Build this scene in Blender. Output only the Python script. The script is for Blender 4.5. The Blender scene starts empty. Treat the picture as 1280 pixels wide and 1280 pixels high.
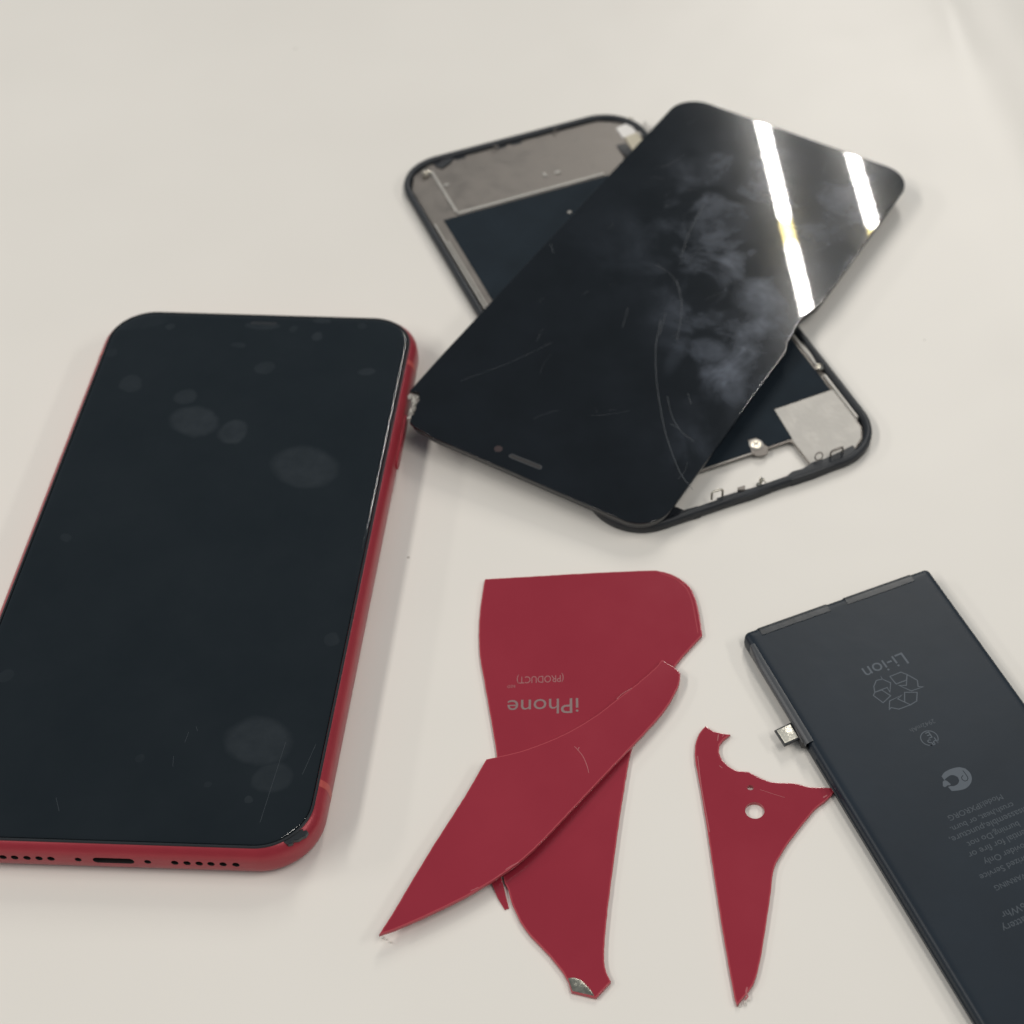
import bpy, bmesh, math, random
from mathutils import Vector, Matrix
from mathutils.geometry import tessellate_polygon
random.seed(7)
S = bpy.context.scene
COL = S.collection

# ------------------------------------------------------------------ camera
F_PX, CAM_H, PITCH, ROLL, CX, CY = 2122.67, 279.48, 0.7420, 0.0181, 855.8, 640.0   # photo pixels (1280), mm, rad
cam_d = bpy.data.cameras.new('camera'); cam = bpy.data.objects.new('camera', cam_d); COL.objects.link(cam)
RC = Matrix.Rotation(PITCH, 3, 'X') @ Matrix.Rotation(ROLL, 3, 'Z')
cam.matrix_world = Matrix.Translation((0, 0, CAM_H/1000)) @ RC.to_4x4()
cam_d.sensor_width = 36; cam_d.sensor_fit = 'HORIZONTAL'; cam_d.lens = 36*F_PX/1280
cam_d.shift_x = -(CX-640)/1280; cam_d.shift_y = (CY-640)/1280
cam_d.clip_start = 0.01; cam_d.clip_end = 50
cam_d.dof.use_dof = True; cam_d.dof.focus_distance = 0.325; cam_d.dof.aperture_fstop = 21
S.camera = cam

# ------------------------------------------------------------------ light
W_ = bpy.data.worlds.new('World'); S.world = W_; W_.use_nodes = True
bg = W_.node_tree.nodes['Background']; bg.inputs[0].default_value = (0.76, 0.91, 1.03, 1); bg.inputs[1].default_value = 0.185
def tube_light(x, y, z, ang, length, power, col=(1.0, 0.96, 0.90), dia=0.011):
    L = bpy.data.lights.new('ceiling_tube_light', 'AREA'); L.shape = 'RECTANGLE'; L.size = dia; L.size_y = length
    L.energy = power; L.color = col
    o = bpy.data.objects.new('ceiling_tube_light', L); COL.objects.link(o)
    o.location = (x, y, z); o.rotation_euler = (0, 0, ang); return o
TA = math.atan2(331-262, 2771-2268)
def along(x0, s): return (x0 + s*math.sin(TA), 2.461 - s*math.cos(TA))
PW = 11.9
for x0 in (0.303, 0.470):
    for s, ln in ((-0.625, 1.17), (0.335, 0.6)):
        x, y = along(x0, s); tube_light(x, y, 1.8, TA, ln, PW*ln/1.17)
    x, y = along(x0, 0.0); tube_light(x, y, 1.8, TA, 0.07, 0.22, (1.0, 0.82, 0.32))
for x0 in (-1.75, -1.58):                      # the next row of fittings, over the left of the bench
    for yc in (0.3, -0.9):
        tube_light(x0, yc, 1.8, TA, 1.17, PW*0.75)
for x0 in (-3.75, -3.58):  # unseen outer pair, added to soften the shadows thrown by the left row
    tube_light(x0, 0.4, 1.8, TA, 1.17, PW*1.5)
for x0 in (0.303, 0.470):                      # same row carried on past the camera: unseen, added to weaken the left row's shadows
    x, y = along(x0, 2.75); tube_light(x, y, 1.8, TA, 1.17, PW*0.55)
for x0 in (2.3, 2.47):
    tube_light(x0, 0.1, 1.8, TA, 1.17, PW*0.8)
S.view_settings.view_transform = 'Standard'; S.view_settings.look = 'None'
S.view_settings.exposure = 0.0; S.view_settings.gamma = 1.0

# ------------------------------------------------------------------ pixel -> place
CAMP = Vector((0, 0, CAM_H))
def ray(x, y): return RC @ Vector(((x-CX)/F_PX, -(y-CY)/F_PX, -1.0))
def pix(x, y, z=0.0):
    d = ray(x, y); return CAMP + d*((z-CAM_H)/d.z)
def pixplane(x, y, P0, n):
    d = ray(x, y); return CAMP + d*((P0-CAMP).dot(n)/d.dot(n))

# ------------------------------------------------------------------ materials
def mat(name, col, rough=0.4, metal=0.0, spec=0.5, coat=0.0, coat_rough=0.05, var=0.0, vscale=60.0, rvar=0.0, bump=0.0, bscale=400.0, aniso=None):
    m = bpy.data.materials.new(name); m.use_nodes = True; nt = m.node_tree; N = nt.nodes; b = N['Principled BSDF']
    b.inputs['Base Color'].default_value = (*col, 1); b.inputs['Roughness'].default_value = rough
    b.inputs['Metallic'].default_value = metal; b.inputs['Specular IOR Level'].default_value = spec
    b.inputs['Coat Weight'].default_value = coat; b.inputs['Coat Roughness'].default_value = coat_rough
    tc = N.new('ShaderNodeTexCoord')
    src = tc.outputs['Object']
    if aniso:
        mp = N.new('ShaderNodeMapping'); mp.inputs['Scale'].default_value = aniso; nt.links.new(src, mp.inputs[0]); src = mp.outputs[0]
    if var or rvar:
        n = N.new('ShaderNodeTexNoise'); n.inputs['Scale'].default_value = vscale; n.inputs['Detail'].default_value = 6; n.inputs['Roughness'].default_value = .6
        nt.links.new(src, n.inputs['Vector'])
        if var:
            mr = N.new('ShaderNodeMapRange'); mr.inputs[1].default_value = .3; mr.inputs[2].default_value = .7; mr.inputs[3].default_value = 1-var; mr.inputs[4].default_value = 1+var
            mx = N.new('ShaderNodeVectorMath'); mx.operation = 'SCALE'; mx.inputs[0].default_value = col
            nt.links.new(n.outputs[0], mr.inputs[0]); nt.links.new(mr.outputs[0], mx.inputs['Scale']); nt.links.new(mx.outputs[0], b.inputs['Base Color'])
        if rvar:
            mr = N.new('ShaderNodeMapRange'); mr.inputs[1].default_value = .35; mr.inputs[2].default_value = .65; mr.inputs[3].default_value = max(0.01, rough-rvar); mr.inputs[4].default_value = rough+rvar
            nt.links.new(n.outputs[0], mr.inputs[0]); nt.links.new(mr.outputs[0], b.inputs['Roughness'])
    if bump:
        n2 = N.new('ShaderNodeTexNoise'); n2.inputs['Scale'].default_value = bscale; n2.inputs['Detail'].default_value = 4
        bp = N.new('ShaderNodeBump'); bp.inputs['Strength'].default_value = bump; bp.inputs['Distance'].default_value = 0.0002
        nt.links.new(src, n2.inputs['Vector']); nt.links.new(n2.outputs[0], bp.inputs['Height']); nt.links.new(bp.outputs[0], b.inputs['Normal'])
    return m

def ell_mask(nt, vec, cx, cy, rx, ry, ang=0.0, soft=0.15, val=1.0):
    N = nt.nodes
    mp = N.new('ShaderNodeMapping'); mp.vector_type = 'TEXTURE'
    mp.inputs['Location'].default_value = (cx/1000, cy/1000, 0); mp.inputs['Rotation'].default_value = (0, 0, ang); mp.inputs['Scale'].default_value = (rx/1000, ry/1000, 1)
    nt.links.new(vec, mp.inputs[0])
    ln = N.new('ShaderNodeVectorMath'); ln.operation = 'LENGTH'; nt.links.new(mp.outputs[0], ln.inputs[0])
    mr = N.new('ShaderNodeMapRange'); mr.interpolation_type = 'SMOOTHSTEP'
    mr.inputs[1].default_value = 1+soft; mr.inputs[2].default_value = 1-soft; mr.inputs[3].default_value = 0; mr.inputs[4].default_value = val
    nt.links.new(ln.outputs['Value'], mr.inputs[0]); return mr.outputs[0]
def math_node(nt, op, a, b):
    n = nt.nodes.new('ShaderNodeMath'); n.operation = op
    for i, v in enumerate((a, b)):
        if isinstance(v, (int, float)): n.inputs[i].default_value = v
        else: nt.links.new(v, n.inputs[i])
    return n.outputs[0]
def flat_vec(nt):
    N = nt.nodes; tc = N.new('ShaderNodeTexCoord'); mu = N.new('ShaderNodeVectorMath'); mu.operation = 'MULTIPLY'; mu.inputs[1].default_value = (1, 1, 0)
    nt.links.new(tc.outputs['Object'], mu.inputs[0]); return mu.outputs[0]
def noise(nt, vec, scale, detail=5, lo=.35, hi=.65, rough=.6, distort=0.0):
    n = nt.nodes.new('ShaderNodeTexNoise'); n.inputs['Scale'].default_value = scale; n.inputs['Detail'].default_value = detail; n.inputs['Roughness'].default_value = rough; n.inputs['Distortion'].default_value = distort
    nt.links.new(vec, n.inputs['Vector'])
    mr = nt.nodes.new('ShaderNodeMapRange'); mr.inputs[1].default_value = lo; mr.inputs[2].default_value = hi; nt.links.new(n.outputs[0], mr.inputs[0]); return mr.outputs[0]

def table_material():
    m = mat('white_bench_mat', (0.74, 0.715, 0.65), rough=0.38, spec=0.17)
    nt = m.node_tree; N = nt.nodes; b = N['Principled BSDF']; v = flat_vec(nt)
    big = noise(nt, v, 9, 3, .3, .7); fine = noise(nt, v, 900, 2, .3, .7)
    sp = N.new('ShaderNodeTexVoronoi'); sp.inputs['Scale'].default_value = 85; nt.links.new(v, sp.inputs['Vector'])
    spk = math_node(nt, 'LESS_THAN', sp.outputs['Distance'], 0.03)
    sc = N.new('ShaderNodeSeparateColor'); nt.links.new(sp.outputs['Color'], sc.inputs[0])
    spk = math_node(nt, 'MULTIPLY', spk, math_node(nt, 'GREATER_THAN', sc.outputs[0], 0.72))
    mp = N.new('ShaderNodeMapping'); mp.inputs['Rotation'].default_value = (0, 0, .5); mp.inputs['Scale'].default_value = (700, 25, 1); nt.links.new(v, mp.inputs[0])
    hair = noise(nt, mp.outputs[0], 1.0, 2, .72, .78)
    mx = N.new('ShaderNodeMixRGB'); mx.inputs[1].default_value = (0.735, 0.70, 0.65, 1); mx.inputs[2].default_value = (0.765, 0.73, 0.68, 1); nt.links.new(big, mx.inputs[0])
    m2 = N.new('ShaderNodeMixRGB'); m2.inputs[2].default_value = (0.30, 0.27, 0.23, 1); nt.links.new(mx.outputs[0], m2.inputs[1]); nt.links.new(math_node(nt, 'MULTIPLY', spk, .6), m2.inputs[0])
    nt.links.new(m2.outputs[0], b.inputs['Base Color'])
    r = math_node(nt, 'ADD', math_node(nt, 'MULTIPLY', big, .08), .33); nt.links.new(r, b.inputs['Roughness'])
    # a plastic mat: slow waves, plus a fine grain
    wav = noise(nt, v, 16, 2, 0, 1)
    b1 = N.new('ShaderNodeBump'); b1.inputs['Strength'].default_value = 1.0; b1.inputs['Distance'].default_value = 0.0010; nt.links.new(wav, b1.inputs['Height'])
    b2 = N.new('ShaderNodeBump'); b2.inputs['Strength'].default_value = .05; b2.inputs['Distance'].default_value = 0.00005; nt.links.new(fine, b2.inputs['Height']); nt.links.new(b1.outputs[0], b2.inputs['Normal'])
    nt.links.new(b2.outputs[0], b.inputs['Normal'])
    return m

def screen_material(name, base, spots, haze, cloud=None, rough=0.03, spec=0.5, haze_rough=.32, seed=0.0, coat=0.0, ripple=0.0, grease=(0.085, 0.12, 0.19)):
    """dark glass; grease and dust make the surface rougher and faintly milky"""
    m = bpy.data.materials.new(name); m.use_nodes = True; nt = m.node_tree; N = nt.nodes; b = N['Principled BSDF']
    b.inputs['Base Color'].default_value = (*base, 1); b.inputs['Roughness'].default_value = rough; b.inputs['Specular IOR Level'].default_value = spec; b.inputs['Coat Weight'].default_value = coat; b.inputs['Coat Roughness'].default_value = .11
    g = N.new('ShaderNodeBsdfPrincipled'); g.inputs['Base Color'].default_value = (*grease, 1); g.inputs['Roughness'].default_value = haze_rough
    v = flat_vec(nt)
    if ripple:
        rn = N.new('ShaderNodeTexNoise'); rn.inputs['Scale'].default_value = 420; rn.inputs['Detail'].default_value = 3; nt.links.new(v, rn.inputs['Vector'])
        rb = N.new('ShaderNodeBump'); rb.inputs['Strength'].default_value = 1.0; rb.inputs['Distance'].default_value = ripple; nt.links.new(rn.outputs[0], rb.inputs['Height']); nt.links.new(rb.outputs[0], b.inputs['Normal'])
    mask = math_node(nt, 'MULTIPLY', noise(nt, v, 45+seed, 4, .35, .7), haze)
    brk = noise(nt, v, 260+seed, 4, .2, .75)
    dn = N.new('ShaderNodeTexNoise'); dn.inputs['Scale'].default_value = 170; dn.inputs['Detail'].default_value = 3; nt.links.new(v, dn.inputs['Vector'])
    ds = N.new('ShaderNodeVectorMath'); ds.operation = 'SUBTRACT'; ds.inputs[1].default_value = (.5, .5, .5); nt.links.new(dn.outputs['Color'], ds.inputs[0])
    dm = N.new('ShaderNodeVectorMath'); dm.operation = 'MULTIPLY'; dm.inputs[1].default_value = (.0022, .0022, 0); nt.links.new(ds.outputs[0], dm.inputs[0])
    da = N.new('ShaderNodeVectorMath'); da.operation = 'ADD'; nt.links.new(v, da.inputs[0]); nt.links.new(dm.outputs[0], da.inputs[1]); vd = da.outputs[0]
    for s in spots:
        e = ell_mask(nt, vd, *s); mask = math_node(nt, 'MAXIMUM', mask, math_node(nt, 'MULTIPLY', e, math_node(nt, 'ADD', math_node(nt, 'MULTIPLY', brk, .55), .45)))
    if cloud:
        n1 = noise(nt, v, 60, 6, .45, .74, .58, .6); n2 = noise(nt, v, 330, 4, .25, .7, .6, .6)
        for c in cloud:
            e = ell_mask(nt, v, *c); mask = math_node(nt, 'ADD', mask, math_node(nt, 'MULTIPLY', e, math_node(nt, 'MULTIPLY', n1, math_node(nt, 'ADD', math_node(nt, 'MULTIPLY', n2, .6), .4))))
    mx = N.new('ShaderNodeMixShader'); nt.links.new(mask, mx.inputs[0]); nt.links.new(b.outputs[0], mx.inputs[1]); nt.links.new(g.outputs[0], mx.inputs[2])
    out = [n for n in N if n.type == 'OUTPUT_MATERIAL'][0]; nt.links.new(mx.outputs[0], out.inputs['Surface'])
    return m

def red_glass(name):
    m = mat(name, (0.275, 0.022, 0.038), rough=0.14, spec=0.6, rvar=0.04, vscale=30, var=0.05)
    nt = m.node_tree
    return m

M = {}
M['table'] = table_material()
M['red_glass'] = red_glass('red_back_glass')
M['red_edge'] = mat('red_fracture_edge', (0.40, 0.06, 0.075), rough=.18)
M['red_pale'] = mat('pale_red_scratch', (0.38, 0.10, 0.11), rough=.5)
M['red_metal'] = mat('red_anodised_aluminium', (0.34, 0.028, 0.042), rough=.33, metal=.2, var=.06, vscale=120, bump=.1, bscale=2500)
M['red_band'] = mat('antenna_band_plastic', (0.46, 0.075, 0.065), rough=.4)
M['gasket'] = mat('black_gasket', (0.016, 0.018, 0.021), rough=.35, bump=.3, bscale=700)
M['port'] = mat('port_inside', (0.10, 0.06, 0.055), rough=.4)
M['hole'] = mat('dark_hole', (0.012, 0.010, 0.010), rough=.6)
M['steel'] = mat('steel_screw', (0.55, 0.53, 0.48), rough=.3, metal=1.0)
M['black_plastic'] = mat('black_plastic_frame', (0.010, 0.0125, 0.017), rough=.5, var=.2, vscale=150, bump=.15, bscale=900)
M['plate'] = mat('brushed_back_plate', (0.20, 0.18, 0.162), rough=.45, metal=.5, var=.1, vscale=220, rvar=.08, bump=.2, bscale=1500)
M['plate_light'] = mat('bright_back_plate', (0.42, 0.40, 0.37), rough=.5, metal=.3, var=.10, vscale=300, rvar=.06, bump=.3, bscale=900)
M['sheet'] = mat('graphite_sheet', (0.012, 0.0185, 0.0255), rough=.7, spec=.12, var=.15, vscale=90)
M['nickel'] = mat('nickel_clip', (0.60, 0.56, 0.48), rough=.28, metal=.9, bump=.3, bscale=1500)
M['tape_white'] = mat('white_sticker', (0.72, 0.69, 0.66), rough=.5)
M['tape_beige'] = mat('beige_tape', (0.50, 0.45, 0.34), rough=.5)
M['flex'] = mat('dark_flex', (0.035, 0.035, 0.037), rough=.45)
M['glass_dust'] = mat('crushed_glass', (0.42, 0.40, 0.36), rough=.35, var=.3, vscale=900)
M['clear_chip'] = mat('pale_glass_chip', (0.66, 0.64, 0.58), rough=.15)
M['battery'] = mat('battery_wrap', (0.0115, 0.0185, 0.0275), rough=.42, spec=.28, var=.14, vscale=40, bump=.25, bscale=120)
M['battery_edge'] = mat('battery_fold', (0.022, 0.026, 0.031), rough=.45)
M['battery_tape'] = mat('battery_end_tape', (0.016, 0.020, 0.025), rough=.4, var=.2, vscale=300, bump=.25, bscale=350)
M['flex_strip'] = mat('battery_flex_strip', (0.060, 0.064, 0.070), rough=.38)
M['print'] = mat('grey_battery_print', (0.072, 0.088, 0.108), rough=.5)
M['print_faint'] = mat('faint_battery_print', (0.048, 0.060, 0.074), rough=.5)
M['letter'] = mat('silver_lettering', (0.25, 0.17, 0.165), rough=.4, metal=.3)
M['letter_faint'] = mat('faint_lettering', (0.30, 0.115, 0.115), rough=.4)
M['conn_gold'] = mat('battery_connector_metal', (0.70, 0.67, 0.58), rough=.35, metal=.6, var=.15, vscale=900, bump=.6, bscale=1800)
M['lens'] = mat('dark_lens', (0.05, 0.035, 0.035), rough=.15)
M['scratch'] = mat('glass_scratch', (0.040, 0.048, 0.057), rough=.45)

# ------------------------------------------------------------------ mesh helpers (all lengths in mm)
def link_mesh(name, verts, faces, m, parent=None, mats=None, fm=None, smooth=40):
    me = bpy.data.meshes.new(name); me.from_pydata([tuple(c/1000 for c in v) for v in verts], [], faces); me.update()
    for k in (mats or [m]): me.materials.append(k)
    if fm:
        for p, i in zip(me.polygons, fm): p.material_index = i
    bm = bmesh.new(); bm.from_mesh(me); bmesh.ops.recalc_face_normals(bm, faces=bm.faces); bm.to_mesh(me); bm.free()
    if smooth:
        me.shade_smooth(); me.set_sharp_from_angle(angle=math.radians(smooth))
    o = bpy.data.objects.new(name, me); COL.objects.link(o)
    if parent: o.parent = parent
    return o
def area2(p): return sum(p[i][0]*p[(i+1) % len(p)][1]-p[(i+1) % len(p)][0]*p[i][1] for i in range(len(p)))
def ccw(p): return list(p) if area2(p) > 0 else list(reversed(p))
def inset(p, d):
    if abs(d) < 1e-9: return [tuple(q[:2]) for q in p]
    n = len(p); out = []
    for i in range(n):
        a, b, c = Vector(p[i-1][:2]), Vector(p[i][:2]), Vector(p[(i+1) % n][:2])
        e1 = (b-a); e2 = (c-b)
        e1 = e1.normalized() if e1.length > 1e-9 else e2.normalized(); e2 = e2.normalized() if e2.length > 1e-9 else e1
        n1 = Vector((-e1.y, e1.x)); n2 = Vector((-e2.y, e2.x)); k = n1+n2
        if k.length < 1e-6: k = n1
        k.normalize(); s = d/max(0.45, k.dot(n1)); out.append((b.x+k.x*s, b.y+k.y*s))
    return out
def solid(name, outline, levels, m, parent=None, holes=(), smooth=40, mats=None, side_mat=0, zf=None, rr=None):
    """closed body: outline swept through (z, inset) levels from the bottom up, capped; holes go straight through"""
    O = ccw(outline); n = len(O); V = []; Fc = []; FM = []
    for z, d in levels:
        for q in (inset(O, d) if not rr else rrect(rr[0]-2*d, rr[1]-2*d, max(rr[2]-d, .15), rr[3])): V.append((q[0], q[1], z))
    for k in range(len(levels)-1):
        for i in range(n):
            j = (i+1) % n; Fc.append((k*n+i, k*n+j, (k+1)*n+j, (k+1)*n+i)); FM.append(side_mat)
    top0 = (len(levels)-1)*n
    if not holes:
        Fc.append(tuple(reversed(range(n)))); FM.append(side_mat); Fc.append(tuple(top0+i for i in range(n))); FM.append(0)
    else:
        hb = []; ht = []
        for h in holes:
            h = ccw(h); b0 = len(V); V += [(q[0], q[1], levels[0][0]) for q in h]; t0 = len(V); V += [(q[0], q[1], levels[-1][0]) for q in h]
            hn = len(h); hb.append((b0, h)); ht.append((t0, h))
            for i in range(hn):
                j = (i+1) % hn; Fc.append((b0+j, b0+i, t0+i, t0+j)); FM.append(side_mat)
        for base, hs, rev in ((0, hb, True), (top0, ht, False)):
            loops = [[Vector(V[base+i]) for i in range(n)]]; idx = [base+i for i in range(n)]
            for b0, h in hs:
                loops.append([Vector(V[b0+i]) for i in range(len(h))]); idx += [b0+i for i in range(len(h))]
            for t in tessellate_polygon(loops):
                Fc.append(tuple(idx[i] for i in t)); FM.append(0 if base else side_mat)
    if zf: V = [(x, y, z+zf(x, y)) for x, y, z in V]
    return link_mesh(name, V, Fc, m, parent, mats, FM, smooth)
def rrect(w, l, r, n=14, cx=0, cy=0):
    P = []
    for sx, sy, a0 in ((1, -1, -90), (1, 1, 0), (-1, 1, 90), (-1, -1, 180)):
        for i in range(n+1):
            a = math.radians(a0+90*i/n); P.append((cx+sx*(w/2-r)+r*math.cos(a), cy+sy*(l/2-r)+r*math.sin(a)))
    return P
def circle(cx, cy, r, n=20, ry=None): return [(cx+r*math.cos(2*math.pi*i/n), cy+(ry or r)*math.sin(2*math.pi*i/n)) for i in range(n)]
def ring(name, w, l, r, prof, m, parent, n=14):
    """closed profile [(z, inset)...] swept round a rounded rectangle"""
    V = []; Fc = []; base = rrect(w, l, r, n); k = len(base); np_ = len(prof)
    for z, d in prof:
        rr = rrect(w-2*d, l-2*d, max(r-d, .05), n); V += [(q[0], q[1], z) for q in rr]
    for a in range(np_):
        b = (a+1) % np_
        for i in range(k):
            j = (i+1) % k; Fc.append((a*k+i, a*k+j, b*k+j, b*k+i))
    return link_mesh(name, V, Fc, m, parent)
def catmull(P, closed=True, step=0.8, corner=38):
    """smooth a traced outline but keep its sharp corners"""
    n = len(P); out = []
    def is_c(i):
        if not closed and i in (0, n-1): return True
        a, b, c = Vector(P[(i-1) % n][:2]), Vector(P[i][:2]), Vector(P[(i+1) % n][:2]); u, w = b-a, c-b
        return u.length > 0 and w.length > 0 and math.degrees(u.angle(w)) > corner
    for i in range(n if closed else n-1):
        p1, p2 = Vector(P[i][:2]), Vector(P[(i+1) % n][:2])
        p0 = Vector(P[(i-1) % n][:2]) if not is_c(i) else p1*2-p2
        p3 = Vector(P[(i+2) % n][:2]) if not is_c((i+1) % n) else p2*2-p1
        m_ = max(1, int((p2-p1).length/step))
        for k in range(m_):
            t = k/m_
            q = 0.5*((2*p1)+(p2-p0)*t+(2*p0-5*p1+4*p2-p3)*t*t+(3*p1-p0-3*p2+p3)*t**3); out.append((q.x, q.y))
    if not closed: out.append(tuple(P[-1][:2]))
    return out
def ribbon(name, P, w, z0, z1, m, parent, closed=False):
    n = len(P); L = []; Rr = []
    for i in range(n):
        b = Vector(P[i][:2]); a = Vector(P[(i-1) % n][:2]) if (closed or i > 0) else None; c = Vector(P[(i+1) % n][:2]) if (closed or i < n-1) else None
        d1 = (b-a).normalized() if a is not None and (b-a).length > 0 else None; d2 = (c-b).normalized() if c is not None and (c-b).length > 0 else None
        d1 = d1 or d2; d2 = d2 or d1
        n1 = Vector((-d1.y, d1.x)); n2 = Vector((-d2.y, d2.x)); k = n1+n2; k = k.normalized() if k.length > 1e-4 else n1
        s = w/2/max(.4, k.dot(n1)); L.append(b+k*s); Rr.append(b-k*s)
    V = [(q.x, q.y, z0) for q in L]+[(q.x, q.y, z0) for q in Rr]+[(q.x, q.y, z1) for q in L]+[(q.x, q.y, z1) for q in Rr]; Fc = []
    for i in range(n if closed else n-1):
        j = (i+1) % n; Fc += [(2*n+i, 2*n+j, 3*n+j, 3*n+i), (i, n+i, n+j, j), (i, j, 2*n+j, 2*n+i), (n+j, n+i, 3*n+i, 3*n+j)]
    if not closed: Fc += [(0, 2*n, 3*n, n), (n-1, 2*n-1, 4*n-1, 3*n-1)]
    return link_mesh(name, V, Fc, m, parent, smooth=0)
def tube(name, P, r, m, parent, n=8, closed=False):
    P = [Vector(p) for p in P]; V = []; Fc = []; N_ = len(P)
    for i, p in enumerate(P):
        t = (P[(i+1) % N_] if closed else P[min(i+1, N_-1)])-(P[i-1] if closed else P[max(i-1, 0)]); t.normalize()
        u = t.cross(Vector((0.31, 0.2, 0.93))); u = u.normalized() if u.length > 1e-4 else t.orthogonal().normalized(); w = t.cross(u)
        for k in range(n):
            a = 2*math.pi*k/n; q = p+u*math.cos(a)*r+w*math.sin(a)*r; V.append(tuple(q))
    for i in range(N_ if closed else N_-1):
        j = (i+1) % N_
        for k in range(n): Fc.append((i*n+k, i*n+(k+1) % n, j*n+(k+1) % n, j*n+k))
    if not closed: Fc += [tuple(range(n)), tuple((N_-1)*n+k for k in range(n))]
    return link_mesh(name, V, Fc, m, parent, smooth=60)
def empty(name, Mx):
    o = bpy.data.objects.new(name, None); COL.objects.link(o); o.empty_display_size = .02
    T = Mx.copy(); T.translation = T.translation/1000; o.matrix_world = T; return o
def tag(o, label, cat, group=None):
    o['label'] = label; o['category'] = cat
    if group: o['group'] = group
    return o
def place(o, Mx):
    T = Mx.copy(); T.translation = T.translation/1000; o.matrix_world = T; return o
def frameZ(x, y, z, th): return Matrix.Translation((x, y, z)) @ Matrix.Rotation(th, 4, 'Z')
def lettering(name, text, A, B, z, m, parent, h=0.012, fit_h=None):
    """text laid flat: baseline runs from A to B (local mm)"""
    cu = bpy.data.curves.new(name, 'FONT'); cu.body = text; cu.size = 1.0; cu.extrude = 0.0; cu.resolution_u = 5
    t = bpy.data.objects.new('tmp_text', cu); COL.objects.link(t); bpy.context.view_layer.update()
    me = bpy.data.meshes.new_from_object(t.evaluated_get(bpy.context.evaluated_depsgraph_get())); bpy.data.objects.remove(t); bpy.data.curves.remove(cu)
    xs = [v.co.x for v in me.vertices]; x0, x1 = min(xs), max(xs); A, B = Vector(A[:2]), Vector(B[:2]); d = B-A; s = d.length/(x1-x0); u = d.normalized(); w = Vector((-u.y, u.x))
    sy = s if not fit_h else fit_h/0.7
    for v in me.vertices:
        q = A+u*((v.co.x-x0)*s)+w*(v.co.y*sy); v.co = (q.x/1000, q.y/1000, (z+h)/1000)
    me.name = name; me.materials.append(m); me.update()
    bm = bmesh.new(); bm.from_mesh(me); bmesh.ops.recalc_face_normals(bm, faces=bm.faces)
    if bm.faces and sum(f.normal.z for f in bm.faces) < 0: bmesh.ops.reverse_faces(bm, faces=bm.faces)
    bm.to_mesh(me); bm.free()
    o = bpy.data.objects.new(name, me); COL.objects.link(o); o.parent = parent; return o
def lumps(name, pts, r, m, parent, seed=1):
    """a heap of angular crumbs joined into one piece"""
    rnd = random.Random(seed); bm = bmesh.new()
    for p in pts:
        k = r*rnd.uniform(.5, 1.3)
        res = bmesh.ops.create_icosphere(bm, subdivisions=1, radius=k/1000)
        sc = Vector((rnd.uniform(.6, 1.4), rnd.uniform(.6, 1.4), rnd.uniform(.5, 1.0)))
        for v in res['verts']:
            v.co = Vector((v.co.x*sc.x, v.co.y*sc.y, v.co.z*sc.z))*rnd.uniform(.75, 1.2)+Vector(p)/1000
    me = bpy.data.meshes.new(name); bm.to_mesh(me); bm.free(); me.materials.append(m)
    o = bpy.data.objects.new(name, me); COL.objects.link(o); o.parent = parent; return o

# ------------------------------------------------------------------ the bench
def fold(x, y):
    z = 0.0
    for (p, q, amp, sg) in FOLDS:
        d = q-p; t = ((x-p.x)*d.x+(y-p.y)*d.y)/d.length_squared; px_, py_ = p.x+d.x*t, p.y+d.y*t
        side = math.hypot(x-px_, y-py_); end = max(0, -t, t-1)*d.length
        z += amp*math.exp(-(side/sg)**2)*math.exp(-(end/25)**2)
    return z
FOLDS = [(pix(1205, 40), pix(1330, 330), 1.6, 15), (pix(1172, -30), pix(1190, 22), .6, 4.0), (pix(1262, 20), pix(1350, 160), .9, 9)]
xs = [-900, -600, -400]+[-300+i*6 for i in range(34)]+[-96+i*2.5 for i in range(120)]+[220, 260, 320, 500, 900]
ys = [-300, -100, 50]+[100+i*8 for i in range(26)]+[310+i*2.5 for i in range(90)]+[545, 600, 700, 1000, 1500]
V = [(x, y, fold(x, y)) for y in ys for x in xs]; nx, ny = len(xs), len(ys); Fc = [(j*nx+i, j*nx+i+1, (j+1)*nx+i+1, (j+1)*nx+i) for j in range(ny-1) for i in range(nx-1)]
tb = link_mesh('table_top', V, Fc, M['table'], smooth=180)
tb['kind'] = 'structure'

# ------------------------------------------------------------------ the phone
MP = frameZ(-102.92, 237.46, 0, -0.0165); MPi = MP.inverted()
PWD, PLN, PR = 74.9, 149.9, 11.3
phone = empty('smartphone', MP)
tag(phone, 'whole red smartphone lying face up with smudged black screen', 'phone')
def ph(x, y, z): return MPi @ pix(x, y, z)
def ph_bottom(x, y): return MPi @ pixplane(x, y, MP @ Vector((0, -PLN/2, 0)), MP.to_3x3() @ Vector((0, -1, 0)))
def ph_side(x, y): return MPi @ pixplane(x, y, MP @ Vector((PWD/2, 0, 0)), MP.to_3x3() @ Vector((1, 0, 0)))
PROF = [(0.0, 3.2), (0.25, 2.1), (0.8, 1.05), (1.6, .38), (2.6, .06), (3.6, 0.0), (4.8, 0.0), (5.8, .06), (6.6, .32), (7.3, .85), (7.75, 1.3), (7.92, 1.6), (7.9, 1.7), (7.0, 1.7)]
V = []; Fc = []
for z, d in PROF: V += [(q[0], q[1], z) for q in rrect(PWD-2*d, PLN-2*d, PR-d*.85, 20)]
k = len(V)//len(PROF)
for a in range(len(PROF)-1):
    for i in range(k):
        j = (i+1) % k; Fc.append((a*k+i, a*k+j, (a+1)*k+j, (a+1)*k+i))
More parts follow.
